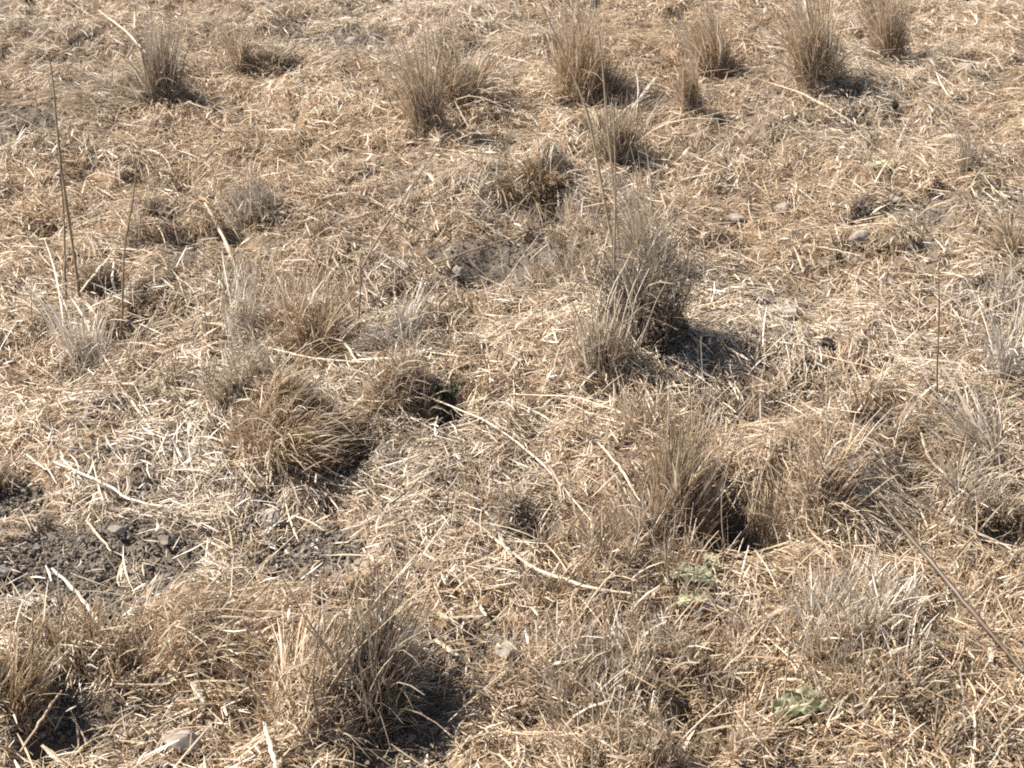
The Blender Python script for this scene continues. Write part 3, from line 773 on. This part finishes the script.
# ------------------------------------------------------------------ stones and clods
def stone(label, px, py, wpx, hr=.55, mat=None, name='stone', cat='stone', group='stones in the straw', sink=.25, yr=.8):
    x, y, z = at_h(px, py)
    sc = float(scale_at(px, py)); a = wpx * sc / 2
    v = IV3.copy()
    ph = rng.uniform(0, 50, 2)
    d = .75 + .5 * fbm(v[:, 0] * 1 + ph[0] + v[:, 2], v[:, 1] * 1 + ph[1], 1.6, 2, 3)
    cuts = norm(rng.normal(size=(11, 3)))
    for c in cuts:
        q = v @ c
        d = np.where(q * d > .66, .66 / np.maximum(q, .1), d)
    v = v * d[:, None] * np.array([a, a * yr, a * hr])
    o = link_mesh(name, v, IF3, mat or M_STONE)
    o.location = (x, y, z + a * hr * (1 - sink * 2.6) + .010)
    o.rotation_euler = (rng.uniform(-.2, .2), rng.uniform(-.2, .2), rng.uniform(-.4, .4))
    return tag(o, label, cat, group)
stone('rounded grey brown stone at the bottom left, largest stone in the front', 184, 747, 42)
stone('pale rounded stone in the upper right below the bare earth', 858, 243, 22, .8)
stone('flat whitish stone slab half covered with straw at right', 780, 316, 38, .35)
stone('flat grey stone near the thin stem in the upper middle', 735, 222, 22, .4)
stone('small pale stone just right of the flat whitish slab', 836, 327, 16, .5)
stone('small pale stone just above left of the flat whitish slab', 746, 283, 16, .4)
stone('pale stone in the bare soil at lower left of centre', 268, 524, 34, .4)
stone('flat pale stone in the upper left of the dark soil patch', 118, 536, 20, .5)
stone('small stone lying in the soil beneath the pale stone', 258, 577, 22, .5)
stone('grey stone partly buried at the bottom centre', 507, 656, 26, .5)
stone('dull stone at the left end of the bare earth in the upper right', 890, 203, 26, .4)
stone('small white stone in the soil beside the far dark mop', 303, 53, 14, .6)
stone('pale stone on the far bare patch', 352, 45, 16, .5)
stone('tiny pale stone on the soil left of the burrow', 514, 212, 12, .8)
stone('square pale stone in the dark soil below the burrow', 459, 277, 15, .9)
stone('grey stone at the far right beyond the rusty stems', 965, 72, 22, .5)
stone('reddish flat stone at the left edge of the upper right mat', 782, 212, 20, .4)
stone('little stone at the left edge of the soil patch', 4, 578, 22, .5)
stone('pale pebble near the right end of the bare earth', 1002, 218, 12, .6)
stone('small pale stone in the mat far from tufts at right', 890, 285, 14, .6)
DG = 'dark clods in the straw'
stone('black clod lying right of the broad loose far tuft', 893, 110, 13, .7, M_DARK, 'soil_clod', 'clod', DG)
stone('dark brown clod in open straw right of the big shadow', 828, 351, 20, .8, M_DARK, 'soil_clod', 'clod', DG)
stone('tiny dark clod right of the dark brown clod', 897, 344, 9, .6, M_DARK, 'soil_clod', 'clod', DG)
stone('brown clod by the domed tuft front', 236, 490, 16, .8, M_CLOD, 'soil_clod', 'clod', DG)
stone('dark clod at the top left of the field', 75, 9, 13, .5, M_DARK, 'soil_clod', 'clod', DG)
stone('dark clod farthest left at the top edge', 28, 4, 10, .5, M_DARK, 'soil_clod', 'clod', DG)
stone('dark clod at the top right edge', 965, 4, 10, .5, M_DARK, 'soil_clod', 'clod', DG)
stone('dark clod at the top edge left of the tall ragged tuft', 385, 4, 14, .5, M_DARK, 'soil_clod', 'clod', DG)
stone('grey clod at the top edge right of the sheaf tuft', 593, 6, 16, .7, M_CLOD, 'soil_clod', 'clod', DG)
stone('brown clod in the dark soil above the lower left patch', 168, 546, 20, .5, M_CLOD, 'soil_clod', 'clod', DG)

# ------------------------------------------------------------------ green leaves and the sprig
def leaf(label, px, py, wpx, hpx, mat, rot=0, crump=.25, lift=.022, fold=.3, name='leaf', stalked=True):
    x, y, z = at_h(px, py)
    sc = float(scale_at(px, py)); a, b = wpx * sc / 2, hpx * sc / 2 * 1.15
    nu, nv = 33, 21
    u, v = np.meshgrid(np.linspace(-1, 1, nu), np.linspace(-1, 1, nv))
    prof = np.clip(1 - np.abs(u) ** 2.4, 0, 1) ** .55
    edge = 1 + .10 * np.sin(u * 17) * (np.abs(v) > .8)
    X_, Y_ = u * a, v * b * prof * edge
    s0 = rng.uniform(0, 20)
    Z_ = a * crump * (fbm(u * 2 + s0, v * 2 + s0, 1.3, 3, 2) - .5) * 1.1 + fold * np.abs(v) * b * prof + .004 * np.sin(np.abs(v) * 9 + u * 14) * (a / .04)
    Z_ = Z_ - .25 * a * u ** 2 * crump * 2
    c, s = math.cos(rot), math.sin(rot)
    V = np.stack([X_ * c - Y_ * s, X_ * s + Y_ * c, Z_ - Z_.min() * .6], -1)
    i = np.arange(nu - 1)[None] + np.arange(nv - 1)[:, None] * nu
    F = np.stack([i, i + 1, i + nu + 1, i + nu], -1).reshape(-1, 4)
    o = link_mesh(name, V, F, mat)
    o.location = (x, y, z + lift * .7)
    m = nv // 2
    mid = V.reshape(nv, nu, 3)[m] + np.array([0, 0, .0012])
    r_ = stem_mesh('midrib', mid[::4], .0014 * a / .04 + .0004, .0006, .85, .3, o, 12, 0)
    if stalked:
        e = mid[0]; d = norm(mid[0] - mid[4])
        stem_mesh('petiole', [e, e + d * a * .4 - np.array([0, 0, .004]), e + d * a * .8 - np.array([0, 0, .010])], .0014, .0012, .75, .2, o, 6, .01)
    return tag(o, label, 'leaf', 'green leaves on the mat')
leaf('large crumpled pale green leaf lying at the bottom right', 810, 718, 84, 27, M_LEAF, .22, .30, .034, .22)
leaf('pale yellow curled leaf just below the dark hollow', 709, 575, 26, 15, M_LEAF2, -.5, .3, .03, .7, stalked=False)
leaf('green wilted leaf below the pale yellow curled leaf', 692, 590, 50, 16, M_LEAF, -.3, .5, .032, .5)
leaf('pale yellow green leaf lying lowest by the grey stick', 690, 613, 34, 12, M_LEAF2, .1, .3, .032, .5)
leaf('pale green leaf scrap in the upper right mat', 877, 174, 34, 14, M_LEAF2, .1, .3, .024, .25)
leaf('tiny green leaf in the mat at the right edge', 1008, 413, 12, 7, M_LEAF, .1, .3, .03)

x0, y0, z0 = at_h(446, 400)
wd = empty('green_sprig', (x0, y0, z0)); tag(wd, 'small dark green sprig in the shaded hollow at left centre', 'sprig')
for k in range(5):
    a = rng.uniform(0, 6.28); h = rng.uniform(.02, .045)
    tip = np.array([math.cos(a) * .02, math.sin(a) * .015, h])
    stem_mesh('stem', [(0, 0, -.01), tip * .5 + np.array([0, 0, .006]), tip], .0010, .0006, .35, .1, wd, 6, .01, M_WEED)
    for q in range(3):
        c = tip * (.5 + .25 * q)
        nu = 7; u = np.linspace(0, 1, nu)
        b = a + rng.uniform(-1.5, 1.5)
        P = c[None] + np.stack([np.cos(b) * u * .016, np.sin(b) * u * .016, .006 * np.sin(u * 3)], -1)
        w = .0045 * np.sin(u * math.pi * .93 + .15)
        V, F, A = strands(P[None], w[None], np.array([.4]), np.array([.1]), 'v', .9)
        link_mesh('leaf_blade', V, F, M_WEED, wd, A)
print('objects', len(bpy.data.objects))
